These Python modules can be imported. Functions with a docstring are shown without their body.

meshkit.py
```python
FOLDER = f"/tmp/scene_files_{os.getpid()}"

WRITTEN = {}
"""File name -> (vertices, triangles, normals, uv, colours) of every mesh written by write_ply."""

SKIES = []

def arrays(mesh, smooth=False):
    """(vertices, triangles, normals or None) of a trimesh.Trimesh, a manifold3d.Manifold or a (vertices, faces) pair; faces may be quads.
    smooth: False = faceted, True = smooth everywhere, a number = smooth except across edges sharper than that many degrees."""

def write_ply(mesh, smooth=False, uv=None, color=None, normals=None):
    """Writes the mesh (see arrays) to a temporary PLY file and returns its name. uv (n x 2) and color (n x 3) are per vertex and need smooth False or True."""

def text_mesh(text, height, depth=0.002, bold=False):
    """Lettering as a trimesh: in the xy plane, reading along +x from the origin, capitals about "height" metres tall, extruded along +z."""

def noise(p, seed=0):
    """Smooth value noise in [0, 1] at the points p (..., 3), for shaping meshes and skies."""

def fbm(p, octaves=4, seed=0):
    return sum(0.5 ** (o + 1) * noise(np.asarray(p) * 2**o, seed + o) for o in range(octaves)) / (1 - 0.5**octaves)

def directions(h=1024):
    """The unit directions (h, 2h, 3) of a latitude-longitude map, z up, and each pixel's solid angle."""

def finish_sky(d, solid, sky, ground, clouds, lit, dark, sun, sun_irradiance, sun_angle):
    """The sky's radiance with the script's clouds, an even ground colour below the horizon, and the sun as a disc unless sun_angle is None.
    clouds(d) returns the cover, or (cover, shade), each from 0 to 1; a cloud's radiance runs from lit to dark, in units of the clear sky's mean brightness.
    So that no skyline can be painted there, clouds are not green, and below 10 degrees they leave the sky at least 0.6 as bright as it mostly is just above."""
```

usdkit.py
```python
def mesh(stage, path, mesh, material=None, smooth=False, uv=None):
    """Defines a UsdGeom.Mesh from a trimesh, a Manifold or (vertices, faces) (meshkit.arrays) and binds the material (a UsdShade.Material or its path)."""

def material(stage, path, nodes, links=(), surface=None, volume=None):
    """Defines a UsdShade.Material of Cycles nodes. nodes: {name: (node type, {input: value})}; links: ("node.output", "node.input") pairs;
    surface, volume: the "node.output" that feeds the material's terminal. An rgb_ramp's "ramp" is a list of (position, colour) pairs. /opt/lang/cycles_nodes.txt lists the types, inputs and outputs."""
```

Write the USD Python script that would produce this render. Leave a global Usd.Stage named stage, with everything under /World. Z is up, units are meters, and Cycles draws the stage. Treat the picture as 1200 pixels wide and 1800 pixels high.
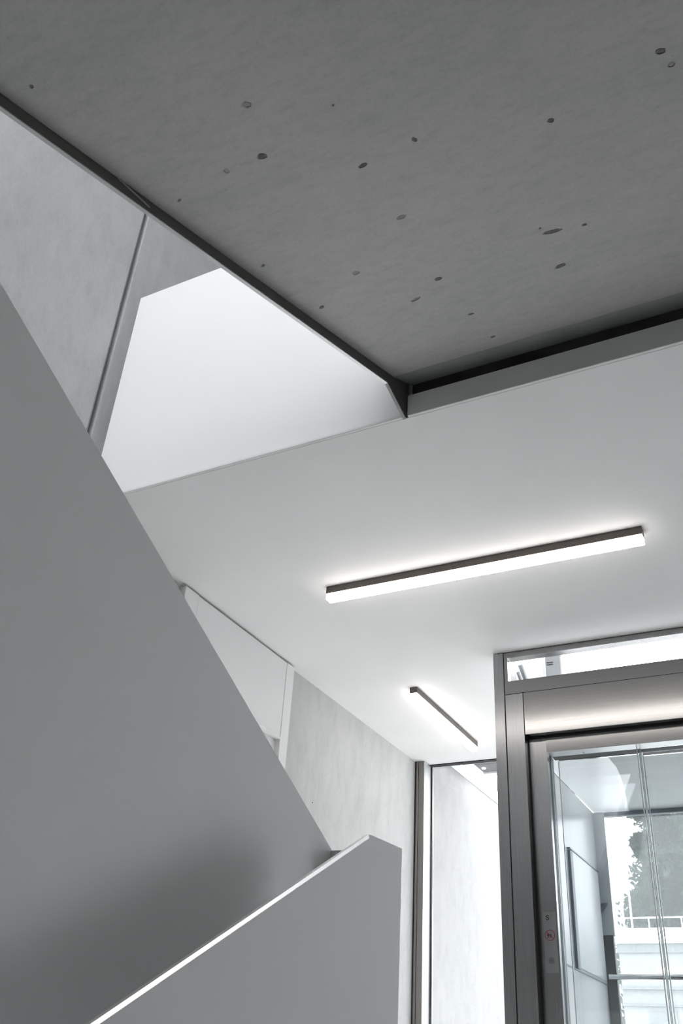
import math, random
import numpy as np, trimesh
import manifold3d as m3
from shapely.geometry import Polygon, Point, box as sbox
from shapely.ops import unary_union
import usdkit, meshkit
from pxr import Usd, UsdGeom, UsdLux, UsdShade, Gf, Sdf

rng = np.random.default_rng(7)
random.seed(7)
stage = Usd.Stage.CreateInMemory()
UsdGeom.SetStageUpAxis(stage, UsdGeom.Tokens.z)
UsdGeom.SetStageMetersPerUnit(stage, 1.0)
UsdGeom.Xform.Define(stage, '/World')
UsdGeom.Scope.Define(stage, '/World/Looks')

# ------------------------------------------------------------------ camera
YAW, PITCH, ROLL, FPX = -0.517847124, 0.570909086, 0.0713533235, 1603.26409
EYE = (0.0, 0.0, 0.6)
fw = np.array([math.sin(YAW) * math.cos(PITCH), math.cos(YAW) * math.cos(PITCH), math.sin(PITCH)])
r0 = np.cross(fw, [0, 0, 1.0]); r0 /= np.linalg.norm(r0)
u0 = np.cross(r0, fw)
rt = math.cos(ROLL) * r0 + math.sin(ROLL) * u0
up = -math.sin(ROLL) * r0 + math.cos(ROLL) * u0
cam = UsdGeom.Camera.Define(stage, '/World/camera')
cam.AddTransformOp().Set(Gf.Matrix4d(*rt, 0, *up, 0, *(-fw), 0, *EYE, 1))
cam.CreateHorizontalApertureAttr(24.0)
cam.CreateVerticalApertureAttr(36.0)
cam.CreateFocalLengthAttr(24.0 * FPX / 1200)
cam.CreateFStopAttr(0.0)
cam.CreateClippingRangeAttr((0.05, 1000.0))
cam.CreateExposureAttr(0.35)

# ------------------------------------------------------------------ sky: an even bright overcast
SKY = 1.2
dome = UsdLux.DomeLight.Define(stage, '/World/sky')
dome.CreateIntensityAttr(1.0)
dome.CreateColorAttr(Gf.Vec3f(0.96 * SKY, 0.98 * SKY, 1.0 * SKY))
# ------------------------------------------------------------------ hazy sun, low over the garden: it falls through the window and the lift onto the lobby floor
SUN = 2100.0
S_ = np.array([0.09, 1.0, 0.81]); S_ /= np.linalg.norm(S_)
sx_ = np.cross([0, 0, 1.0], S_); sx_ /= np.linalg.norm(sx_)
sy_ = np.cross(S_, sx_)
sun = UsdLux.DistantLight.Define(stage, '/World/sun')
sun.CreateAngleAttr(2.0)
sun.CreateIntensityAttr(SUN)
sun.CreateColorAttr(Gf.Vec3f(1.0, 0.98, 0.975))
sun.AddTransformOp().Set(Gf.Matrix4d(*sx_, 0, *sy_, 0, *S_, 0, 0, 0, 9, 1))
LAMP = 6.0
LAMP_DOWN = 11.0

# ------------------------------------------------------------------ helpers
used = {}


def free(parent, name):
    k = used.get((parent, name), 0)
    used[(parent, name)] = k + 1
    return f'{parent}/{name}' if k == 0 else f'{parent}/{name}_{k:03d}'


def tag(p, label=None, cat=None, group=None, kind=None):
    p = p.GetPrim() if hasattr(p, 'GetPrim') else p
    for k, v in (('label', label), ('category', cat), ('group', group), ('kind', kind)):
        if v:
            p.SetCustomDataByKey(k, v)
    return p


def thing(name, label=None, cat=None, loc=(0, 0, 0), group=None, kind=None):
    x = UsdGeom.Xform.Define(stage, free('/World', name))
    if any(loc):
        x.AddTranslateOp().Set(Gf.Vec3d(*map(float, loc)))
    return tag(x, label, cat, group, kind)


def obj(name, mesh, mat, parent=None, smooth=False, label=None, cat=None, kind=None, group=None):
    base = '/World' if parent is None else str(parent.GetPath())
    m = usdkit.mesh(stage, free(base, name), mesh, mat, smooth=smooth)
    return tag(m, label, cat, group, kind)


def box(x0, x1, y0, y1, z0, z1, bevel=0.0):
    """A box; with bevel, its twelve edges are chamfered."""
    a, b = np.array([x0, y0, z0], float), np.array([x1, y1, z1], float)
    c, h = (a + b) / 2, (b - a) / 2
    if bevel <= 0:
        m = trimesh.creation.box(b - a)
        m.apply_translation(c)
        return m
    d = min(bevel, h.min() * 0.45)
    pts = []
    for s in np.ndindex(2, 2, 2):
        s = np.array(s) * 2 - 1
        for k in range(3):
            q = h - d
            q[k] = h[k]
            pts.append(c + s * q)
    m = trimesh.convex.convex_hull(np.array(pts))
    return m


def extrude(poly, t):
    if hasattr(poly, 'geoms'):
        return trimesh.util.concatenate([extrude(g, t) for g in poly.geoms])
    return trimesh.creation.extrude_polygon(poly, t, engine='earcut')


def along(mesh, origin, xa, ya, za):
    """Places a mesh made in local axes: local x, y, z go to the world directions xa, ya, za."""
    M = np.eye(4)
    M[:3, 0], M[:3, 1], M[:3, 2], M[:3, 3] = xa, ya, za, origin
    mesh.apply_transform(M)
    if np.linalg.det(M[:3, :3]) < 0:
        mesh.invert()
    return mesh


def join(*ms):
    return trimesh.util.concatenate([m for m in ms])


def prism_z(poly, z0, z1):
    m = extrude(poly if hasattr(poly, 'geom_type') else Polygon(poly), z1 - z0)
    m.apply_translation([0, 0, z0])
    return m


def tube(p, q, r, n=12):
    return trimesh.creation.cylinder(radius=r, segment=[p, q], sections=n)


def beam(p, q, w, h):
    """A square bar from p to q."""
    p, q = np.array(p, float), np.array(q, float)
    d = q - p
    L = np.linalg.norm(d)
    d /= L
    a = np.cross(d, [0, 0, 1.0])
    if np.linalg.norm(a) < 1e-6:
        a = np.array([1.0, 0, 0])
    a /= np.linalg.norm(a)
    b = np.cross(a, d)
    m = trimesh.creation.box([w, h, L])
    return along(m, (p + q) / 2, a, b, d)


# ------------------------------------------------------------------ materials
LK = '/World/Looks/'


def plain(name, color, rough=0.5, metal=0.0, spec=0.5, **kw):
    return usdkit.material(stage, LK + name, {'p': ('principled_bsdf', dict(base_color=color, roughness=rough, metallic=metal, specular_ior_level=spec, **kw))}, surface='p.BSDF')


def paint(name, color, rough=0.55, var=0.02, spec=0.3, bump=0.004):
    """Painted board or sheet: a very slight unevenness of tone and surface."""
    c = np.array(color, float)
    return usdkit.material(stage, LK + name, {
        'tc': ('texture_coordinate', {}),
        'n': ('noise_texture', {'scale': 2.3, 'detail': 4.0, 'roughness': 0.55}),
        'r': ('rgb_ramp', {'ramp': [(0.3, tuple(c * (1 - var))), (0.7, tuple(c * (1 + var)))]}),
        'n2': ('noise_texture', {'scale': 160.0, 'detail': 2.0}),
        'b': ('bump', {'strength': 0.12, 'distance': bump * 0.15}),
        'p': ('principled_bsdf', {'roughness': rough, 'specular_ior_level': spec}),
    }, [('tc.object', 'n.vector'), ('n.fac', 'r.fac'), ('r.color', 'p.base_color'), ('tc.object', 'n2.vector'), ('n2.fac', 'b.height'), ('b.normal', 'p.normal')], surface='p.BSDF')


def concrete(name, dark, light, stretch=(1, 1, 1), big=1.2, rough=0.75, fleck=0.25, spec=0.3, mott=1.0, fine=9.0, relief=0.35):
    """Cast concrete: cloudy tone, drawn-out form marks, fine grain and pores."""
    d, l = np.array(dark, float), np.array(light, float)
    mid = (d + l) / 2
    return usdkit.material(stage, LK + name, {
        'tc': ('texture_coordinate', {}),
        'mp': ('mapping', {'scale': stretch}),
        'n1': ('noise_texture', {'scale': big, 'detail': 6.0, 'roughness': 0.6, 'distortion': 0.3}),
        'r1': ('rgb_ramp', {'ramp': [(0.28, tuple(d)), (0.5, tuple(mid)), (0.72, tuple(l))]}),
        'n2': ('noise_texture', {'scale': fine, 'detail': 7.0, 'roughness': 0.68}),
        'r2': ('rgb_ramp', {'ramp': [(0.25, (1 - .14 * mott, 1 - .135 * mott, 1 - .14 * mott)), (0.5, (1.0, 1.0, 1.0)), (0.8, (1 + .09 * mott, 1 + .085 * mott, 1 + .07 * mott))]}),
        'm1': ('mix_color', {'blend_type': 'multiply', 'fac': 1.0, 'use_clamp': False}),
        'n3': ('noise_texture', {'scale': 75.0, 'detail': 4.0, 'roughness': 0.7}),
        'r3': ('rgb_ramp', {'ramp': [(0.3, (0.93, 0.93, 0.93)), (0.7, (1.05, 1.05, 1.05))]}),
        'm2': ('mix_color', {'blend_type': 'multiply', 'fac': min(1.0, fleck * 3), 'use_clamp': False}),
        'v': ('voronoi_texture', {'scale': 16.0, 'randomness': 1.0}),
        'rv': ('rgb_ramp', {'ramp': [(0.0, (0.62, 0.62, 0.61)), (0.035, (0.72, 0.72, 0.71)), (0.06, (1, 1, 1)), (1.0, (1, 1, 1))]}),
        'm3': ('mix_color', {'blend_type': 'multiply', 'fac': 0.55, 'use_clamp': False}),
        'ma': ('math', {'math_type': 'multiply_add', 'value2': 0.5}),
        'b': ('bump', {'strength': relief, 'distance': 0.004}),
        'p': ('principled_bsdf', {'roughness': rough, 'specular_ior_level': spec}),
    }, [('tc.object', 'mp.vector'), ('mp.vector', 'n1.vector'), ('n1.fac', 'r1.fac'), ('mp.vector', 'n2.vector'), ('n2.fac', 'r2.fac'),
        ('r1.color', 'm1.a'), ('r2.color', 'm1.b'), ('tc.object', 'n3.vector'), ('n3.fac', 'r3.fac'), ('m1.result', 'm2.a'), ('r3.color', 'm2.b'),
        ('tc.object', 'v.vector'), ('v.distance', 'rv.fac'), ('m2.result', 'm3.a'), ('rv.color', 'm3.b'), ('m3.result', 'p.base_color'),
        ('n3.fac', 'ma.value1'), ('n2.fac', 'ma.value3'), ('ma.value', 'b.height'), ('b.normal', 'p.normal')], surface='p.BSDF')


def brushed(name, color, rough, stretch, aniso=0.5):
    """Brushed sheet steel: drawn-out grain in tone and roughness."""
    c = np.array(color, float)
    return usdkit.material(stage, LK + name, {
        'tc': ('texture_coordinate', {}),
        'mp': ('mapping', {'scale': stretch}),
        'n': ('noise_texture', {'scale': 6.0, 'detail': 5.0, 'roughness': 0.7}),
        'r': ('rgb_ramp', {'ramp': [(0.25, tuple(c * 0.97)), (0.75, tuple(c * 1.02))]}),
        'mr': ('map_range', {'from_min': 0.2, 'from_max': 0.8, 'to_min': rough - 0.02, 'to_max': rough + 0.025}),
        'b': ('bump', {'strength': 0.02, 'distance': 0.0004}),
        'p': ('principled_bsdf', {'metallic': 1.0}),
    }, [('tc.object', 'mp.vector'), ('mp.vector', 'n.vector'), ('n.fac', 'r.fac'), ('r.color', 'p.base_color'), ('n.fac', 'mr.value'), ('mr.result', 'p.roughness'), ('n.fac', 'b.height'), ('b.normal', 'p.normal')], surface='p.BSDF')


def pane(name, tint, veil=0.0, veilcol=(0.9, 0.95, 0.96), ior=1.5):
    """A window pane: clear, mirroring by angle, with an added translucent layer in place of reflected haze."""
    return usdkit.material(stage, LK + name, {
        't': ('transparent_bsdf', {'color': tint}),
        'g': ('glossy_bsdf', {'color': (1, 1, 1), 'roughness': 0.0}),
        'd': ('translucent_bsdf', {'color': veilcol}),
        'ge': ('geometry', {}),
        'io': ('map_range', {'from_min': 0.0, 'from_max': 1.0, 'to_min': ior, 'to_max': 1.0 / ior}),
        'f': ('fresnel', {}),
        'mt': ('mix_closure', {'fac': veil}),
        'm': ('mix_closure', {}),
    }, [('ge.backfacing', 'io.value'), ('io.result', 'f.IOR'), ('t.BSDF', 'mt.closure1'), ('d.BSDF', 'mt.closure2'), ('f.fac', 'm.fac'), ('mt.closure', 'm.closure1'), ('g.BSDF', 'm.closure2')], surface='m.closure')


M_WALL = concrete('concrete_wall', (0.475, 0.485, 0.487), (0.575, 0.58, 0.577), stretch=(1.3, 1.3, 0.55), big=1.3)
M_SLAB = concrete('concrete_slab', (0.40, 0.402, 0.402), (0.49, 0.487, 0.472), stretch=(0.7, 2.0, 1), big=1.3, fleck=0.6, mott=0.9, fine=20.0, rough=0.5, spec=0.8, relief=0.07)
M_STRIP = concrete('concrete_strip', (0.33, 0.345, 0.355), (0.42, 0.435, 0.445), stretch=(0.7, 2.0, 2.0), big=3)
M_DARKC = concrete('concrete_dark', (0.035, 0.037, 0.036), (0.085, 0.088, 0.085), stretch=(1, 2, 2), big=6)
M_PIT = concrete('concrete_pit', (0.27, 0.27, 0.262), (0.42, 0.42, 0.405), stretch=(1, 1, 1), big=40)
M_PITD = concrete('concrete_pit_dark', (0.10, 0.10, 0.098), (0.26, 0.26, 0.25), stretch=(1, 1, 1), big=60)
M_WHITE = paint('white_paint', (0.82, 0.825, 0.83), rough=0.6)
M_PANEL = paint('white_panel', (0.86, 0.865, 0.87), rough=0.5, var=0.006)
M_STAIR = paint('white_stair_paint', (0.84, 0.845, 0.85), rough=0.5, var=0.012)
M_FLOOR = paint('floor_screed', (0.80, 0.79, 0.775), rough=0.45, var=0.05)
M_TREAD = paint('pale_tread', (0.86, 0.855, 0.845), rough=0.5, var=0.03)
M_LOWF = paint('dark_screed', (0.14, 0.14, 0.138), rough=0.5, var=0.05)
M_EXTC = concrete('concrete_garden', (0.29, 0.295, 0.297), (0.33, 0.335, 0.333), stretch=(1, 1, .5), big=1.0)
M_EXT = paint('white_render', (0.86, 0.865, 0.87), rough=0.8)
M_STEEL = brushed('brushed_steel_upright', (0.34, 0.342, 0.347), 0.25, (30, 30, 0.6))
M_STEELH = brushed('brushed_steel_level', (0.29, 0.287, 0.284), 0.165, (0.6, 30, 30))
M_CHROME = plain('polished_steel', (0.75, 0.76, 0.77), 0.12, 1.0)
M_PLATESHADE = plain('shaded_steel_plate', (0.11, 0.105, 0.10), 0.5, 0.0)
M_BRONZE = plain('bronze_frame', (0.25, 0.235, 0.225), 0.4, 0.7)
M_ALU = plain('aluminium_frame', (0.62, 0.63, 0.64), 0.35, 0.8)
M_BRIGHTTRIM = plain('bright_trim', (0.93, 0.92, 0.915), 0.32, 0.9)
M_JOINT = plain('joint_steel', (0.42, 0.43, 0.44), 0.3, 0.8)
M_RUBBER = plain('black_seal', (0.012, 0.012, 0.012), 0.6)
M_HOUSING = plain('lamp_housing', (0.13, 0.115, 0.105), 0.45, 0.6)
M_DIFF = usdkit.material(stage, LK + 'lamp_diffuser', {'e': ('emission', {'color': (1.0, 0.95, 0.90), 'strength': LAMP})}, surface='e.emission')
M_LENS = usdkit.material(stage, LK + 'lamp_lens', {'e': ('emission', {'color': (1.0, 0.95, 0.90), 'strength': LAMP_DOWN})}, surface='e.emission')
M_SPOT = usdkit.material(stage, LK + 'spot_lens', {'e': ('emission', {'color': (1.0, 0.97, 0.93), 'strength': 8.0})}, surface='e.emission')
M_GLASS = pane('clear_pane', (0.975, 0.981, 0.986))
M_DOORG = pane('door_pane', (0.955, 0.966, 0.970), veil=0.006)
M_BACKG = pane('veiled_pane', (0.94, 0.952, 0.958), veil=0.06)  # translucent layer stands in for the reflected haze on the lift glass
M_EDGEG = plain('pane_edge', (0.62, 0.69, 0.70), 0.3)
M_CARW = plain('car_wall_laminate', (0.62, 0.65, 0.67), 0.25)
M_CARC = plain('car_ceiling_grey', (0.50, 0.53, 0.54), 0.4)
M_CARL = plain('car_ceiling_white', (0.86, 0.88, 0.90), 0.3)
M_CARREFL = plain('car_reflection_white', (0.86, 0.88, 0.90), 0.3, emission_color=(0.95, 0.98, 1.0), emission_strength=0.25)  # white with a slight glow, standing in for a glass reflection
M_BLUEG = plain('blue_grey_metal', (0.16, 0.19, 0.22), 0.4, 0.3)
M_DGREY = plain('dark_grey_sheet', (0.10, 0.105, 0.11), 0.35, 0.5)
M_STICK = plain('sticker_film', (0.25, 0.257, 0.265), 0.45)
M_INK = plain('black_ink', (0.01, 0.01, 0.012), 0.5)
M_RED = plain('red_ink', (0.30, 0.012, 0.04), 0.5)
M_GREYINK = plain('grey_ink', (0.22, 0.22, 0.22), 0.5)
M_BARK = plain('bark', (0.10, 0.08, 0.06), 0.9)
M_PAVE = paint('paving', (0.42, 0.42, 0.41), rough=0.8, var=0.06)
M_CLAD = paint('cladding', (0.34, 0.35, 0.355), rough=0.7)
M_CLADD = paint('cladding_dark', (0.23, 0.245, 0.25), rough=0.7)
M_SHAFT = plain('shaft_grey', (0.20, 0.21, 0.22), 0.5)
M_RETURN = plain('jamb_return_grey', (0.20, 0.225, 0.225), 0.4, 0.3)
M_DISC = plain('key_disc', (0.17, 0.175, 0.18), 0.4, 0.2)
M_CANOPY = paint('canopy_grey', (0.16, 0.165, 0.17), rough=0.6)
M_WARM = plain('warm_board', (0.68, 0.50, 0.40), 0.7)
M_LEAF = usdkit.material(stage, LK + 'leaf', {
    'd': ('diffuse_bsdf', {'color': (0.055, 0.072, 0.058)}), 't': ('translucent_bsdf', {'color': (0.07, 0.095, 0.07)}), 'm': ('mix_closure', {'fac': 0.35}),
}, [('d.BSDF', 'm.closure1'), ('t.BSDF', 'm.closure2')], surface='m.closure')

# ------------------------------------------------------------------ the setting
XL, YF, ZC = -2.67, 6.03, 2.70      # left wall, facade line, white ceiling
A = math.radians(18.5)
VD = np.array([math.sin(A), math.cos(A), 0])       # along the edge of the void
VN = np.array([math.cos(A), -math.sin(A), 0])      # from the void into the slab
V0 = np.array([-1.10, 2.371, 0])                   # where the void's edge meets the white fascia


def on_void(y, off=0.0):
    t = (y - V0[1]) / VD[1]
    return (V0 + VD * t + VN * off)[:2]


# left wall: two pours with an upright steel-lined joint between them
ZA_ = np.array([0, 0, 1.0])
wl = thing('wall_left', 'left cast concrete wall rising past the void with an upright joint', kind='structure')
obj('concrete_panel', box(XL - 0.3, XL, -4.0, 2.303, -1.6, 8.0), M_WALL, wl)
obj('concrete_panel', box(XL - 0.3, XL, 2.342, YF + 0.01, -1.6, 8.0), M_WALL, wl)
ch = join(box(XL - 0.06, XL - 0.05, 2.303, 2.342, -1.6, 8.0), tube((XL - 0.022, 2.320, -1.6), (XL - 0.022, 2.320, 8.0), 0.008, 16))
obj('tie_hole', along(trimesh.creation.cylinder(radius=0.0035, height=0.002, sections=16), np.array([XL + 0.0006, 4.591, 2.019]), np.array([0, 1.0, 0]), ZA_, np.array([1.0, 0, 0])), M_RUBBER, wl, label='tiny dark tie hole')
obj('joint_channel', ch, M_JOINT, wl, smooth=40, label='shiny steel rod set in the upright wall joint')

# floors
obj('floor', box(XL, 4.0, 1.80, 6.3, -0.25, 0.0), M_FLOOR, kind='structure', label='pale floor of the lift lobby')
obj('floor', box(XL, 4.0, -4.0, 1.80, -1.85, -1.6), M_LOWF, kind='structure', label='grey lower floor at the foot of the stair')
obj('wall_back', box(XL, 4.0, -4.2, -4.0, -1.6, 2.84), M_LOWF, kind='structure', label='concrete wall behind the stair')
obj('wall_right', box(4.0, 4.2, -4.2, 4.6, -1.6, 3.0), M_WALL, kind='structure', label='concrete wall on the right of the stair')
obj('added_wall_front', prism_z(sbox(XL, 6.2, 4.2, 6.35).difference(sbox(-1.5, 6.1, -0.06, 6.4)), 3.0, 7.0), M_WHITE, kind='structure', label='unseen upper front wall added to block stray daylight, open at the lift shaft')  # unseen, put in to keep stray light off the left wall
obj('wall_right', box(4.0, 4.2, -4.2, 6.2, 3.0, 7.0), M_WHITE, kind='structure', label='unseen white upper wall added on the right to block stray daylight')  # unseen, closes the upper floor against stray light
obj('added_wall_shaft', prism_z(sbox(-1.56, 4.43, 0.0, 6.2).difference(sbox(-1.5, 4.5, -0.06, 6.3)), 3.0, 7.0), M_WHITE, kind='structure', label='solid white shaft walls added above the upper landing to block stray daylight')  # solid light blockers added where the shaft would be glazed
obj('added_wall_front', box(-0.02, 4.0, YF, 6.2, 0.0, ZC), M_WHITE, kind='structure', label='unseen white wall added on the right of the lift to shut out daylight')  # unseen, added so daylight comes mainly from the left
obj('added_wall_upper', box(0.3, 0.45, -4.0, 2.4, 3.1, 7.0), M_LOWF, kind='structure', label='unseen grey wall added on the right of the upper void to cut side light')  # unseen, added to reduce side light on the left wall
rp = sbox(XL, -4.2, 4.2, 6.35).difference(sbox(-2.66, -2.9, 0.28, 1.6))
obj('roof', prism_z(rp, 7.0, 7.2), M_WALL, kind='structure', label='unseen concrete roof added to limit daylight, with a skylight over the void')  # unseen, added with its opening sized to control light in the void
obj('added_wall_stair', box(1.25, 1.40, -4.0, 0.7, -1.6, 2.839), M_WHITE, kind='structure', label='unseen white wall added beside the lower flight to shape its light')  # unseen, added to block and bounce light around the stair

# white ceiling of the lobby with the lift shaft's hole
cp = Polygon([(XL, 2.372), (4.0, 2.372), (4.0, 6.2), (XL, 6.2)]).difference(sbox(-1.50, 4.50, -0.06, 6.25))
obj('ceiling', prism_z(cp, ZC, 2.7115), M_WHITE, kind='structure', label='smooth white lobby ceiling carrying the two strip lamps')
fl2 = Polygon([(XL, 2.43), (4.0, 2.43), (4.0, 6.2), (XL, 6.2)]).difference(sbox(-1.50, 4.50, -0.06, 6.25))
obj('floor', prism_z(fl2, 2.712, 3.0), M_WHITE, kind='structure', label='upper landing floor above the white ceiling')

# concrete slab over the stair: soffit with real pits
p_far, p_near = on_void(2.288, 0.001), on_void(-2.28, 0.001)
slab_poly = [tuple(p_far), tuple(p_near), (XL, -4.0), (4.0, -4.0), (4.0, 2.288)]
sl = thing('concrete_ceiling', 'raw concrete soffit with pits over the stair', kind='structure')
slab = m3.Manifold.extrude(m3.CrossSection([np.array(slab_poly, float)]), 0.25).translate((0, 0, 2.84))
if slab.volume() < 0.1:
    slab = m3.Manifold.extrude(m3.CrossSection([np.array(slab_poly[::-1], float)]), 0.25).translate((0, 0, 2.84))
# (x, y, half length, half width, angle, depth, dark)
MARKS = [(-1.074, 1.285, .0135, .0085, 25, .006, 1), (-.828, 1.433, .0125, .006, 8, .005, 1), (-.307, 1.520, .008, .006, 20, .004, 1), (-.008, 1.449, .011, .007, 30, .005, 1),
         (-.411, 1.882, .026, .006, 20, .005, 1), (-.795, 1.916, .011, .006, 15, .005, 1), (-.426, 2.023, .016, .006, 5, .004, 1), (-.897, 1.968, .016, .005, 5, .003, 0),
         (-.803, 1.644, .014, .006, 10, .003, 0), (-1.528, .835, .006, .005, 0, .005, 1), (-1.028, 1.129, .012, .008, 40, .003, 0), (-.661, 1.418, .008, .006, 60, .004, 1),
         (-.725, 2.237, .008, .004, 10, .003, 1), (-.756, 2.105, .010, .004, 20, .003, 1), (-1.382, 1.309, .007, .004, 0, .003, 1), (-1.286, 1.633, .007, .004, 0, .003, 1),
         (-1.200, 1.872, .009, .005, 0, .003, 1), (-.817, 1.231, .0035, .003, 0, .004, 1), (-1.195, 1.283, .008, .006, 70, .003, 0), (-.317, 1.897, .007, .004, 20, .003, 1),
         (-1.027, 1.784, .011, .006, 20, .003, 0), (.010, 1.496, .008, .006, 0, .003, 0), (-.44, 1.855, .004, .003, 0, .004, 1)]
pits, flakes = [], []
for i, (mx, my, a, b, ang, dep, dk) in enumerate(MARKS):
    e = trimesh.creation.icosphere(3)
    v = e.vertices.copy()
    v *= (0.72 + 0.6 * meshkit.fbm(v * 2.2 + i * 9.1, 3, i))[:, None]
    v *= [a * 1.15, b * 1.15, dep * 1.5]
    c, s = math.cos(math.radians(ang - 14)), math.sin(math.radians(ang - 14))
    v = v @ np.array([[c, s, 0], [-s, c, 0], [0, 0, 1]])
    pv = v + [mx, my, 2.84]
    pits.append(m3.Manifold(m3.Mesh(pv.astype(np.float32), e.faces.astype(np.uint32))))
    # the broken crust that lies in the pit, a little below the soffit's face
    q = np.arange(22) * 2 * np.pi / 22
    rad = 0.62 + 0.5 * meshkit.fbm(np.stack([np.cos(q) * 1.6, np.sin(q) * 1.6, q * 0 + i], 1), 3, i + 50)
    xy = np.stack([np.cos(q) * rad * a, np.sin(q) * rad * b], 1) @ np.array([[c, s], [-s, c]]) + [mx, my]
    flakes.append((Polygon(xy), dk))
slab = slab - m3.Manifold.batch_boolean(pits, m3.OpType.Add)
obj('soffit', slab, M_SLAB, sl)
for poly, dk in flakes:
    obj('blemish', prism_z(poly, 2.8412, 2.8435), M_PITD if dk else M_PIT, sl, label='dark broken patch in the concrete' if dk else None)
# rising edge strip and the dark beam face behind the fascia
x0, x1 = on_void(2.288)[0], on_void(2.385)[0]
sv = np.array([[x0, 2.288, 2.84], [4, 2.288, 2.84], [4, 2.385, 2.864], [x1, 2.385, 2.864], [x0, 2.288, 3.05], [4, 2.288, 3.05], [4, 2.385, 3.05], [x1, 2.385, 3.05]])
obj('edge_strip', trimesh.convex.convex_hull(sv), M_STRIP, sl, label='paler bluish strip along the far edge of the soffit')
obj('beam', box(on_void(2.385)[0] + 0.004, 4.0, 2.3855, 2.428, 2.797, 3.05), M_DARKC, sl, label='dark concrete beam behind the fascia')
# fascia along the white ceiling's near edge, under the slab
obj('trim_1', box(on_void(2.37)[0] + 0.002, 4.0, 2.358, 2.3715, ZC, 2.7955, 0.0015), M_WHITE, kind='structure', label='shaded white fascia board at the near edge of the lobby ceiling')
obj('trim_2', box(XL, on_void(2.37)[0] - 0.012, 2.358, 2.3715, ZC, 2.712, 0.0015), M_WHITE, kind='structure', label='thin white lip under the upper landing balustrade')

# white balustrade of the upper landing, seen through the void
bal = thing('landing_balustrade', 'tall plain white balustrade panel of the upper landing, seen through the void', 'balustrade')
obj('panel', box(-2.612, on_void(2.38)[0] - 0.018, 2.372, 2.412, 2.712, 3.957, 0.002), M_PANEL, bal)
obj('wall_bracket', box(XL, -2.612, 2.385, 2.400, 2.80, 2.86), M_CHROME, bal)

# steel plate along the void's edge: shallow under the slab, deeper where it meets the fascia
def void_plate():
    L0, t = -4.55, 0.012
    # local: s along the edge (0 at the fascia), z up
    poly = Polygon([(L0, 2.95), (-0.0, 2.95), (-0.0, 2.703), (-0.012, 2.694), (-0.112, 2.800), (L0, 2.800)])
    m = extrude(poly, t)
    return along(m, V0 + VN * -0.012 + np.array([0, 0, 0]), VD, np.array([0, 0, 1.0]), VN)


vp = thing('edge_plate', 'steel plate along the slanted side of the void, shade in its dark colour and light in its pale lower edge', 'steel plate')
obj('plate', void_plate(), M_PLATESHADE, vp)  # grey plate with its shading put into the dark colour
fl = extrude(Polygon([(-4.55, 2.7985), (-0.112, 2.7985), (-0.009, 2.6905), (-0.0125, 2.6895), (-0.1135, 2.7945), (-4.55, 2.7945)]), 0.0125)
obj('lit_bottom_edge', along(fl, V0 + VN * -0.0125, VD, np.array([0, 0, 1.0]), VN), M_ALU, vp, label='lower edge of the plate, its lit tone put into pale metal')  # lit underside of the plate drawn as a pale strip
c0 = V0 + VD * -1.27 + VN * 0.001
br = extrude(Polygon([(0.004, 2.8385), (0.0, 2.836), (0.112, 2.811), (0.119, 2.814)]), 0.004)
obj('clip', along(br, c0, VD, np.array([0, 0, 1.0]), VN), M_ALU, vp, label='small pale metal clip')

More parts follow.
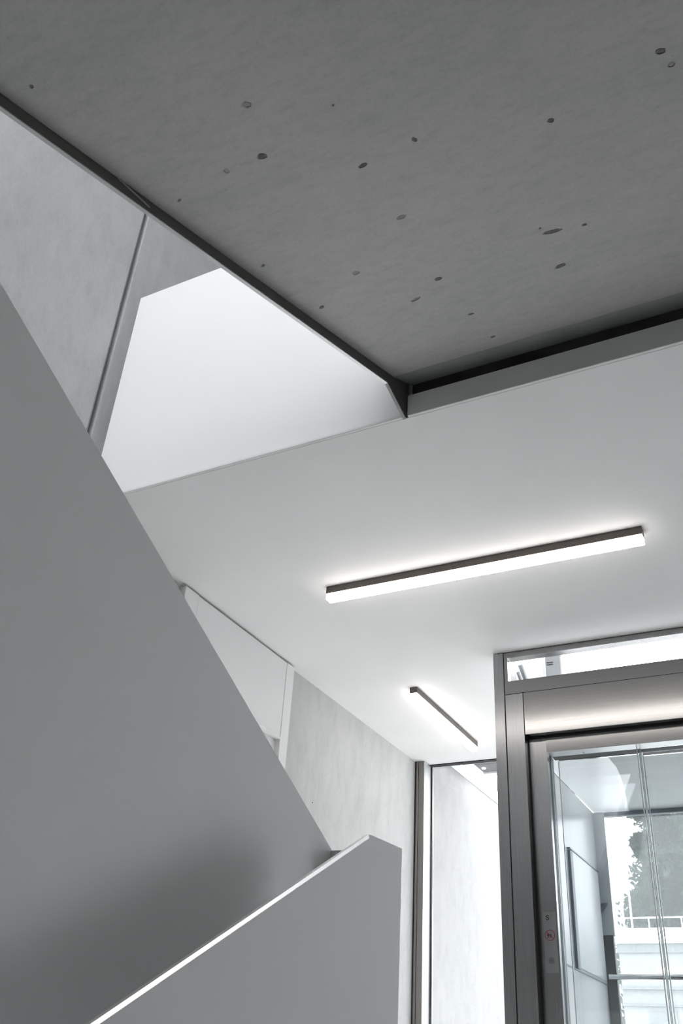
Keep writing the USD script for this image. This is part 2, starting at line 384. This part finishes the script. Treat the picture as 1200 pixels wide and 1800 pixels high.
# ------------------------------------------------------------------ white service panel on the left wall
wp = thing('wall_panel', 'white flush panel with narrow frame on the concrete wall under the lobby ceiling', 'panel')
obj('leaf', box(XL, XL + 0.034, 3.244, 4.124, 2.245, 2.686, 0.002), M_WHITE, wp)
obj('stile', box(XL, XL + 0.036, 4.125, 4.207, 0.0, 2.688, 0.002), M_WHITE, wp)
obj('stile', box(XL, XL + 0.036, 3.13, 3.243, 0.0, 2.688, 0.002), M_WHITE, wp)
obj('back_board', box(XL, XL + 0.006, 3.2415, 4.1265, 0.0, 2.245), M_WHITE, wp)
obj('lip', box(XL + 0.006, XL + 0.045, 3.244, 4.124, 2.236, 2.244, 0.001), M_WHITE, wp)

# ------------------------------------------------------------------ stair
W = math.radians(2.5)
SD = np.array([math.sin(W), math.cos(W), 0.0])
SN = np.array([math.cos(W), -math.sin(W), 0.0])
ZA = np.array([0, 0, 1.0])


def plate(poly, dist, t):
    """A plate cut to poly (distance along the stair, height); its face looks to the camera's side at that distance, its thickness goes away."""
    m = extrude(Polygon(poly), t)
    return along(m, SN * -(dist + t), SD, ZA, SN)


def bevel_plate(poly, dist, t, e=0.0012):
    P = Polygon(poly)
    a, b = extrude(P.buffer(-e, join_style='mitre'), t), extrude(P, t - 2 * e)
    b.apply_translation([0, 0, e])
    hullish = join(a, b)
    return along(hullish, SN * -(dist + t), SD, ZA, SN)


FL_, FU_ = 0.92 / 0.95, 1.14 / 1.06
def far(pts, k):
    return [(t * k, 0.6 + (z - 0.6) * k) for t, z in pts]
kl = (1.068 - 0.661) / (1.750 - 1.032) * math.cos(W)
tk = 1.714
lower = [(tk - 0.010, 1.062), (tk, 1.0655), (1.858, 1.0700), (1.857, -0.20), (tk - .1, -0.25), (-1.15, 1.066 - kl * (tk + 1.15) - 1.25), (-1.15, 1.066 - kl * (tk + 1.15))]
lf = thing('stair_balustrade', 'low grey plate balustrade of the lower flight with a brightened top edge and pointed end', 'balustrade')
obj('plate', plate(far(lower, FL_), 0.92, 0.007), M_STAIR, lf)
lo = far(lower, FL_)
cap = [(lo[6][0], lo[6][1] - 0.0055), (lo[0][0] + 0.0035, lo[0][1] - 0.0045), (lo[0][0], lo[0][1] + 0.0015), (lo[6][0], lo[6][1] + 0.0015)]
obj('top_edge', plate(cap, 0.9194, 0.0082), M_BRIGHTTRIM, lf, label='metal trim added to make the top edge look lit')  # reflective strip added so the stair edge reads as brightly lit

ku = (1.688 - 1.050) / (1.793 - 0.639) * math.cos(W)
te = 1.748
upper = [(te, 1.0455), (te, -0.15), (-1.0, 1.0455 + ku * (te + 1.0) - 1.25), (-1.0, 1.0455 + ku * (te + 1.0))]
uf = thing('stair_balustrade', 'tall dark grey plate balustrade of the upper flight rising across the left side', 'balustrade')
obj('plate', plate(far(upper, FU_), 1.14, 0.016), M_STAIR, uf)
q0 = SN * -1.14 + SD * te * FU_
obj('return_plate', box(q0[0] + 0.001, q0[0] + 0.10, q0[1] - 0.010, q0[1], -0.15, 0.6 + (1.0455 - 0.6) * FU_), M_STAIR, uf, label='short return plate at the foot of the upper balustrade')

s1 = thing('stair_flight', 'grey lower stair flight climbing to the lobby', 'stairs')
for i in range(9):
    z1 = -0.16 * (i + 1)
    y1 = 1.80 - 0.29 * i
    obj('step', box(-0.83, 1.2, y1 - 0.31, y1, z1 - 0.16, z1, 0.003), M_LOWF, s1)
s2 = thing('stair_flight', 'pale upper stair flight between the dark grey balustrade and the concrete wall', 'stairs')
for i in range(9):
    z1 = 0.16 * (i + 1)
    y1 = 1.76 - 0.29 * i
    obj('step', box(XL + 0.003, -1.24, y1 - 0.31, y1, z1 - 0.16, z1, 0.003), M_TREAD, s2)
obj('landing', box(XL + 0.003, -1.24, -2.6, 1.76 - 0.29 * 9, 1.28, 1.44), M_TREAD, s2)

# ------------------------------------------------------------------ strip lamps
def strip_lamp(loc, length, axis, label):
    t = thing('strip_lamp', label, 'ceiling lamp', loc, 'strip lamps on the lobby ceiling')
    L, w = length / 2, 0.024
    def bx(a, z0, z1, ww, bev):
        return box(-a, a, -ww, ww, z0, z1, bev) if axis == 'x' else box(-ww, ww, -a, a, z0, z1, bev)
    obj('housing', bx(L, -0.036, 0.0, w, 0.001), M_HOUSING, t)
    obj('diffuser', bx(L - 0.001, -0.0692, -0.0362, w - 0.001, 0.002), M_DIFF, t, label='glowing white lower half')
    obj('lens', bx(L - 0.006, -0.0702, -0.0694, w - 0.005, 0), M_LENS, t, label='brightest strip on the underside')
    return t


strip_lamp((-1.247, 3.438, ZC), 1.505, 'x', 'long glowing strip lamp running across the middle of the white ceiling')
strip_lamp((-2.111, 5.240, ZC), 1.030, 'y', 'short glowing strip lamp pointing at the window beside the lift portal')

# ------------------------------------------------------------------ window beside the lift
w1 = thing('window_1', 'tall window between the concrete wall and the lift', kind='structure')
seal_pts = [(0.0, 0.0)] + [(0.016 + 0.006 * float(meshkit.noise(np.array([z * 14.0, 3.1, 0.7]))), z) for z in np.linspace(0, 2.70, 90)] + [(0.0, 2.70)]
obj('wall_seal', along(extrude(Polygon(seal_pts), 0.03), np.array([XL + 0.001, YF + 0.03, 0]), np.array([1.0, 0, 0]), ZA, np.array([0, -1.0, 0])), M_RUBBER, w1, label='ragged black sealing strip')
obj('mullion', box(XL + 0.012, XL + 0.028, YF - 0.004, YF + 0.10, 0.0, 2.70, 0.002), M_BRONZE, w1)
obj('mullion', box(XL + 0.030, XL + 0.070, YF, YF + 0.15, 0.0, 2.695, 0.002), M_BRONZE, w1)
obj('reveal', box(XL + 0.0705, XL + 0.0735, YF + 0.002, YF + 0.148, 0.0, 2.695), M_ALU, w1, label='bright inner side of the frame')
obj('gasket', box(XL + 0.074, XL + 0.080, YF + 0.130, YF + 0.142, 0.0, 2.695), M_RUBBER, w1)
obj('glazing_bead', box(XL + 0.0805, XL + 0.088, YF + 0.131, YF + 0.140, 0.0, 2.695), M_ALU, w1)
obj('head', box(XL + 0.070, -1.52, YF + 0.10, YF + 0.15, 2.694, 2.70), M_RUBBER, w1)
obj('pane', box(XL + 0.082, -1.60, YF + 0.142, YF + 0.148, 0.0, 2.69), M_GLASS, w1)
obj('mullion', box(-1.60, -1.52, YF, YF + 0.13, 0.0, 2.695, 0.002), M_BRONZE, w1)

# ------------------------------------------------------------------ lift portal (fixed steel surround)
YP = 4.43
XC = -0.78           # lift centre
lp = thing('lift_portal', 'brushed steel lift portal with a glazed strip above the header', 'lift portal')
def sym(f):
    for s in (-1, 1):
        yield f(s)
def mx(x0, x1, s):
    a, b = XC + (x0 - XC) * -s, XC + (x1 - XC) * -s
    return min(a, b), max(a, b)
for s in (-1, 1):
    a, b = mx(-1.507, -1.4520, s)
    obj('outer_post', box(a, b, YP, YP + 0.08, 0.0, 2.697, 0.0015), M_STEEL, lp)
    a, b = mx(-1.4485, -1.352, s)
    obj('inner_post', box(a, b, YP + 0.002, YP + 0.075, 0.0, 2.4545, 0.0015), M_STEEL, lp)
    a, b = mx(-1.452, -1.4485, s)
    obj('shadow_joint', box(a, b, YP + 0.008, YP + 0.02, 0.0, 2.69), M_RUBBER, lp)
    a, b = mx(-1.352, -1.349, s)
    obj('shadow_joint', box(a, b, YP + 0.010, YP + 0.07, 2.226, 2.4545), M_RUBBER, lp)
xr = -0.108
tf = sbox(-1.4485, 2.458, xr, 2.694).difference(sbox(-1.430, 2.530, xr - 0.018, 2.664).buffer(-0.004).buffer(0.004))
obj('transom_frame', along(extrude(tf, 0.055), np.array([0, YP + 0.06, 0]), np.array([1.0, 0, 0]), ZA, np.array([0, -1.0, 0])), M_STEELH, lp)
obj('transom_pane', box(-1.432, xr - 0.016, YP + 0.036, YP + 0.042, 2.527, 2.668), M_GLASS, lp)
obj('shadow_joint', box(-1.4485, xr, YP + 0.012, YP + 0.06, 2.4545, 2.458), M_RUBBER, lp)
obj('shadow_joint', box(-1.507, -0.053, YP + 0.012, YP + 0.06, 2.697, 2.70), M_RUBBER, lp)
obj('header_panel', box(-1.349, -0.211, YP, YP + 0.07, 2.2275, 2.4545, 0.0015), M_STEELH, lp)
# inner door frame, set back
YD = 4.49
obj('shadow_gap', box(-1.352, -0.208, YD - 0.004, YD + 0.03, 2.2195, 2.2275), M_RUBBER, lp)
for s in (-1, 1):
    a, b = mx(-1.354, -1.258, s)
    obj('door_jamb', box(a + 0.006 * (s < 0), b - 0.006 * (s > 0), YD, YD + 0.035, 0.0, 2.2185, 0.001), M_STEEL, lp)
    a, b = mx(-1.352, -1.348, s)
    obj('shadow_gap', box(a, b, YD - 0.008, YD + 0.03, 0.0, 2.2185), M_RUBBER, lp)
obj('door_head', box(-1.259, -0.301, YD - 0.003, YD + 0.035, 2.1445, 2.2185, 0.001), M_STEELH, lp)
obj('head_track', join(box(-1.262, -0.298, YD + 0.036, YD + 0.075, 2.143, 2.150), box(-1.262, -0.298, YD + 0.0, YD + 0.036, 2.1425, 2.1440)), M_ALU, lp)
obj('track_slot', box(-1.262, -0.298, YD + 0.076, YD + 0.16, 2.152, 2.24), M_RUBBER, lp)
obj('fixing_hole', along(extrude(Point(0, 0).buffer(0.004), 0.001), np.array([-1.085, YD + 0.055, 2.1425]), np.array([1.0, 0, 0]), np.array([0, 1.0, 0]), ZA), M_RUBBER, lp)
for s in (-1, 1):
    a, b = mx(-1.264, -1.2585, s)
    obj('jamb_return', box(a, b, YD + 0.036, YD + 0.11, 0.0, 2.142), M_RETURN, lp)

# the notice strip on the left jamb
st = thing('notice_strip', 'clear notice strip with a letter S and a red no-entry pictogram on the lift jamb', 'notice')
YN = YD - 0.0008
obj('film', box(-1.327, -1.266, YN, YD - 0.0001, 1.135, 1.392, 0.0003), M_STICK, st)
def flat(poly, cx, cz, t=0.0004):
    return along(extrude(poly, t), np.array([cx, YN, cz]), np.array([1.0, 0, 0]), ZA, np.array([0, -1.0, 0]))
def text(s, h, cx, cz, bold=False):
    m = meshkit.text_mesh(s, h, 0.0004, bold=bold)
    m.apply_translation([-m.bounds.mean(0)[0], -m.bounds.mean(0)[1], 0])
    return along(m, np.array([cx, YN, cz]), np.array([1.0, 0, 0]), ZA, np.array([0, -1.0, 0]))
obj('letter', text('S', 0.0205, -1.3045, 1.366, True), M_INK, st)
obj('plus_sign', text('+', 0.008, -1.288, 1.371), M_RED, st)
obj('prohibition_ring', flat(Point(0, 0).buffer(0.0235, 32).difference(Point(0, 0).buffer(0.0208, 32)), -1.297, 1.2905), M_RED, st)
def person(h):
    hd = Point(0, 0.86 * h).buffer(0.13 * h, 12)
    body = sbox(-0.16 * h, 0.32 * h, 0.16 * h, 0.70 * h)
    return unary_union([hd, body, sbox(-0.15 * h, -0.1 * h, -0.03 * h, 0.33 * h), sbox(0.03 * h, -0.1 * h, 0.15 * h, 0.33 * h), sbox(-0.26 * h, 0.40 * h, -0.18 * h, 0.69 * h), sbox(0.18 * h, 0.40 * h, 0.26 * h, 0.69 * h)])
obj('pictogram', flat(person(0.019), -1.3055, 1.2815), M_INK, st)
obj('pictogram', flat(person(0.016), -1.2945, 1.2815), M_INK, st)
fl3 = [Polygon([(-0.001, 0), (0.001, 0.0015), (0.0022, 0.006), (0.0, 0.010), (-0.002, 0.005)])]
obj('pictogram', join(*[flat(fl3[0], -1.286 + dx, 1.283 + dz) for dx, dz in ((0, 0), (0.003, 0.006), (-0.001, 0.011))]), M_GREYINK, st)
sl_ = sbox(-0.0235, -0.0014, 0.0235, 0.0014)
from shapely import affinity
obj('slash', flat(affinity.rotate(sl_, -42, origin=(0, 0)).intersection(Point(0, 0).buffer(0.022)), -1.297, 1.2905, 0.0007), M_RED, st)
for w_, h_, cx_, cz_ in ((.046, .0012, -1.296, 1.2585), (.036, .0016, -1.296, 1.251), (.0007, .042, -1.2695, 1.333)):
    obj('small_print', flat(sbox(-w_ / 2, -h_ / 2, w_ / 2, h_ / 2), cx_, cz_), M_GREYINK, st)
ks = thing('key_switch', 'round brushed key switch on the lift jamb below the red pictogram', 'key switch')
obj('disc', along(trimesh.creation.cylinder(radius=0.0135, height=0.003, sections=40), np.array([-1.2965, YN - 0.0016, 1.186]), np.array([1.0, 0, 0]), ZA, np.array([0, -1.0, 0])), M_DISC, ks, smooth=40)
obj('keyway', along(trimesh.creation.box([0.002, 0.008, 0.001]), np.array([-1.2965, YN - 0.0036, 1.186]), np.array([1.0, 0, 0]), ZA, np.array([0, -1.0, 0])), M_RUBBER, ks)

# ------------------------------------------------------------------ glass lift doors
def leaf(x0, x1, y, label):
    t = thing('lift_door', label, 'lift door', group=None)
    sheet = lambda yy: np.array([[x0, yy, 0.01], [x1, yy, 0.01], [x1, yy, 2.15], [x0, yy, 2.15]])
    faces = np.array([[0, 1, 2], [0, 2, 3], [4, 6, 5], [4, 7, 6]])
    obj('pane', (np.vstack([sheet(y), sheet(y + 0.010)]), faces), M_DOORG, t)     # both faces of the glass; its rims are the edge strips
    obj('pane_edge', box(x1 + 0.0001, x1 + 0.004, y, y + 0.010, 0.01, 2.150), M_EDGEG, t)
    obj('pane_edge', box(x0 - 0.004, x0 - 0.0001, y, y + 0.010, 0.01, 2.150), M_EDGEG, t)
    obj('hanger_strip', box(x0, x1, y - 0.002, y + 0.012, 2.1505, 2.164), M_CHROME, t)
    return t
leaf(-1.252, -0.826, 4.545, 'left clear glass landing door of the lift')
leaf(-0.812, -0.305, 4.580, 'right clear glass landing door of the lift, on the right of the left one')
leaf(-1.246, -0.836, 4.660, 'left glass car door standing just inside the landing door')
leaf(-0.822, -0.305, 4.695, 'right glass car door just inside the landing door')

# ------------------------------------------------------------------ lift car
car = thing('lift_car', 'glass backed lift car standing behind the glass doors', 'lift car')
obj('car_floor', box(-1.385, -0.24, 4.74, 5.90, -0.12, 0.0), M_DGREY, car)
curve = [(-1.024, 4.74), (-1.024, 4.909), (-1.022, 4.99), (-1.035, 5.113), (-1.047, 5.218), (-1.084, 5.459), (-1.115, 5.65), (-1.145, 5.80), (-1.152, 5.893)]  # outline of the reflection in the glass, cut into the car ceiling
obj('ceiling_panel', prism_z(curve + [(-0.25, 5.893), (-0.25, 4.74)], 2.200, 2.225), M_CARC, car, label='grey ceiling panel cut along the curved edge of a reflection')
obj('ceiling_reflection_field', prism_z(curve[::-1] + [(-1.371, 4.74), (-1.371, 5.893)], 2.206, 2.225), M_CARREFL, car, label='glowing white ceiling field imitating a reflection in the glass')  # added pale field imitating the reflection in the lift glass
obj('car_wall', box(-1.382, -1.372, 4.74, 5.84, 0.0, 2.2), M_CARW, car)
obj('car_wall', box(-0.262, -0.250, 4.74, 5.84, 0.0, 2.2), M_CARW, car)
obj('operating_panel', box(-1.372, -1.362, 5.236, 5.80, 1.25, 1.835, 0.001), M_CARW, car, label='pale operating panel on the car wall')
obj('panel_edge', box(-1.372, -1.358, 5.185, 5.235, 1.24, 1.828, 0.001), M_BLUEG, car, label='dark upright edge of the operating panel')
obj('panel_rail', box(-1.372, -1.358, 5.185, 5.81, 1.8355, 1.843), M_BLUEG, car)
obj('side_handrail', box(-1.3719, -1.366, 4.76, 5.83, 1.232, 1.238), M_BLUEG, car, smooth=40)
obj('corner_stile', box(-1.384, -1.316, 5.846, 5.888, 0.0, 1.495, 0.002), M_DGREY, car, label='dark grey lower corner stile')
obj('corner_stile', box(-1.384, -1.306, 5.846, 5.888, 1.4955, 2.2, 0.002), M_CARW, car, label='upper corner stile with the hazy reflection in its pale colour')  # pale colour stands in for the hazy reflection over the stile
obj('sensor', trimesh.convex.convex_hull(np.array([[-1.384, 5.8455, 1.662], [-1.330, 5.8455, 1.668], [-1.372, 5.8455, 1.612], [-1.384, 5.820, 1.662], [-1.335, 5.820, 1.668], [-1.372, 5.825, 1.612]])), M_BLUEG, car)
obj('back_rail', box(-1.305, -0.25, 5.86, 5.895, 2.176, 2.1995), M_BLUEG, car)
obj('back_pane', box(-1.315, -0.25, 5.872, 5.880, 0.02, 2.176), M_BACKG, car)
obj('handrail', tube((-1.345, 5.79, 1.272), (-0.25, 5.79, 1.272), 0.0155, 16), M_CHROME, car, smooth=40)
for hx in (-1.285, -0.30):
    obj('handrail_bracket', tube((hx, 5.79, 1.272), (hx, 5.872, 1.272), 0.008), M_CHROME, car, smooth=40)

# shaft steel above the car
sh = thing('shaft_frame', 'pale steel guide column and diagonal braces in the glazed lift shaft', 'lift shaft frame')
col = box(-1.480, -1.388, 5.37, 5.44, 0.0, 6.0, 0.003)
obj('guide_column', col, M_SHAFT, sh)
for zz in (2.86, 2.875, 2.95, 3.05):
    obj('slot', box(-1.47, -1.43, 5.366, 5.3698, zz + .15, zz + .155), M_RUBBER, sh)
obj('rail', box(-1.376, -1.370, 5.37, 5.41, 2.3, 6.0), M_ALU, sh)
obj('brace', beam((-1.47, 4.80, 2.78), (-1.40, 5.10, 2.36), 0.02, 0.02), M_SHAFT, sh)
obj('brace', beam((-1.48, 4.78, 2.73), (-1.42, 5.06, 2.36), 0.012, 0.02), M_SHAFT, sh)

# ------------------------------------------------------------------ outside, beyond the window and the lift
obj('ground', box(-40, 40, 6.3, 60, -0.45, -0.25), M_PAVE, kind='structure', label='pale paving outside')
obj('wall_exterior', box(XL - 0.3, XL, 6.17, 11.8, -0.25, 2.874), M_EXTC, kind='structure', label='bright white garden wall carrying on beyond the window')
obj('coping', box(XL - 0.31, XL + 0.006, 6.17, 11.8, 2.875, 2.883), M_ALU, label='thin grey metal coping along the white garden wall', cat='coping')
cn = thing('canopy', 'grey canopy soffit with slots and a small downlight outside the window', 'canopy')
obj('soffit', box(-2.50, -1.0, 6.20, 7.02, 2.90, 2.94), M_CANOPY, cn)
obj('edge_beam', box(-2.60, -2.50, 6.20, 7.08, 2.90, 3.00, 0.003), M_EXT, cn)
obj('edge_beam', box(-2.50, -1.0, 7.02, 7.08, 2.885, 3.00, 0.003), M_EXT, cn)
for k in range(9):
    x = -2.44 + 0.05 * k
    obj('slot', box(x, x + 0.028, 6.60, 6.68, 2.897, 2.8998), M_RUBBER, cn)
obj('downlight', along(trimesh.creation.cylinder(radius=0.016, height=0.006, sections=24), np.array([-2.459, 6.912, 2.897]), np.array([1.0, 0, 0]), np.array([0, 1.0, 0]), ZA), M_SPOT, cn)
obj('upstand', box(-3.05, XL - 0.12, 6.3, 7.25, 2.884, 3.6), M_CLADD, label='low grey upstand behind the white garden wall', cat='upstand')

# white building opposite
bl = thing('neighbouring_building', 'pale flat roofed building with level bands seen through the lift', 'building')
YB = 20.0
obj('wall', box(-4.42, 8, YB, YB + 6, -0.25, 3.50), M_CLAD, bl)
obj('parapet', box(-4.46, 8, YB - 0.12, YB + 6, 3.50, 3.74, 0.01), M_EXT, bl)
obj('band', box(-4.44, 8, YB - 0.05, YB, 3.34, 3.49), M_CLADD, bl)
obj('cornice', box(-4.44, 8, YB - 0.10, YB, 2.70, 2.76), M_CLADD, bl)
for z0 in (2.42, 2.05, 1.62):
    obj('band', box(-4.44, 8, YB - 0.06, YB, z0, z0 + 0.05), M_CLADD, bl)
obj('sign_board', box(-3.75, -3.25, YB - 0.05, YB, 2.98, 3.10), M_WARM, bl, label='faint warm coloured board')
for x in (-3.95, -3.1, -2.25):
    obj('window', box(x, x + 0.5, YB - 0.04, YB, 1.75, 2.35), M_CLADD, bl)
rl = thing('roof_railing', 'thin pale metal railing on the roof of the building opposite', 'railing')
for z in (3.975, 3.775):
    obj('rail', tube((-4.42, YB, z), (8, YB, z), 0.016, 8), M_ALU, rl)
for x in np.arange(-4.40, 8, 0.62):
    obj('post', tube((x, YB, 3.74), (x, YB, 3.985), 0.014, 8), M_ALU, rl)
for x, lab in ((-4.33, 'pale mast at the left end of the roof railing'), (-4.17, 'second pale mast standing right of the first on the roof')):
    obj('mast', tube((x, YB + 0.3, 3.74), (x, YB + 0.3, 4.62), 0.02, 8), M_ALU, label=lab, cat='mast')

# tree behind the building
def tree(x, y, h, r, n, label, seed, low):
    g = np.random.default_rng(seed)
    t = thing('tree', label, 'tree', (x, y, -0.25))
    obj('trunk', join(tube((0, 0, 0), (0.1, 0, h * 0.8), 0.22, 10), *[tube((0.05, 0, h * k), (r * 0.7 * math.cos(a), r * 0.7 * math.sin(a), h * (k + 0.12)), 0.06, 6) for k, a in ((.4, 1), (.5, 3), (.55, 5), (.65, 2.2), (.7, 4.1))]), M_BARK, t)
    blobs = []
    for k in range(170):
        zz = low + (h - low) * g.random() ** 0.9
        rr = r * (0.35 + 0.65 * math.sqrt(max(0, 1 - ((zz - low) / (h - low)) ** 1.6)))
        a = g.uniform(0, 2 * math.pi)
        q = rr * math.sqrt(g.random())
        blobs.append((q * math.cos(a), q * math.sin(a), zz, g.uniform(0.35, 0.75)))
    V, F = [], []
    for i in range(n):
        bx_, by_, bz_, br_ = blobs[g.integers(len(blobs))]
        d = g.normal(size=3); d /= np.linalg.norm(d)
        c = np.array([bx_, by_, bz_]) + d * br_ * g.random() ** 0.4
        a, b = g.normal(size=3), g.normal(size=3)
        a /= np.linalg.norm(a); b -= a * (a @ b); b /= np.linalg.norm(b)
        L = g.uniform(0.07, 0.14)
        V += [c - a * L, c - b * L * 0.45, c + a * L, c + b * L * 0.45]
        k = 4 * i
        F += [(k, k + 1, k + 2), (k, k + 2, k + 3)]
    tag(obj('foliage', (np.array(V), np.array(F)), M_LEAF, t), kind='stuff')
    return t
tree(-3.3, 28.0, 12.2, 2.4, 110000, 'dense dark tree behind the roof railing of the pale building', 11, 3.2)
tree(-5.9, 33.0, 7.2, 1.2, 16000, 'smaller tree left of the dense one behind the pale building', 12, 3.0)
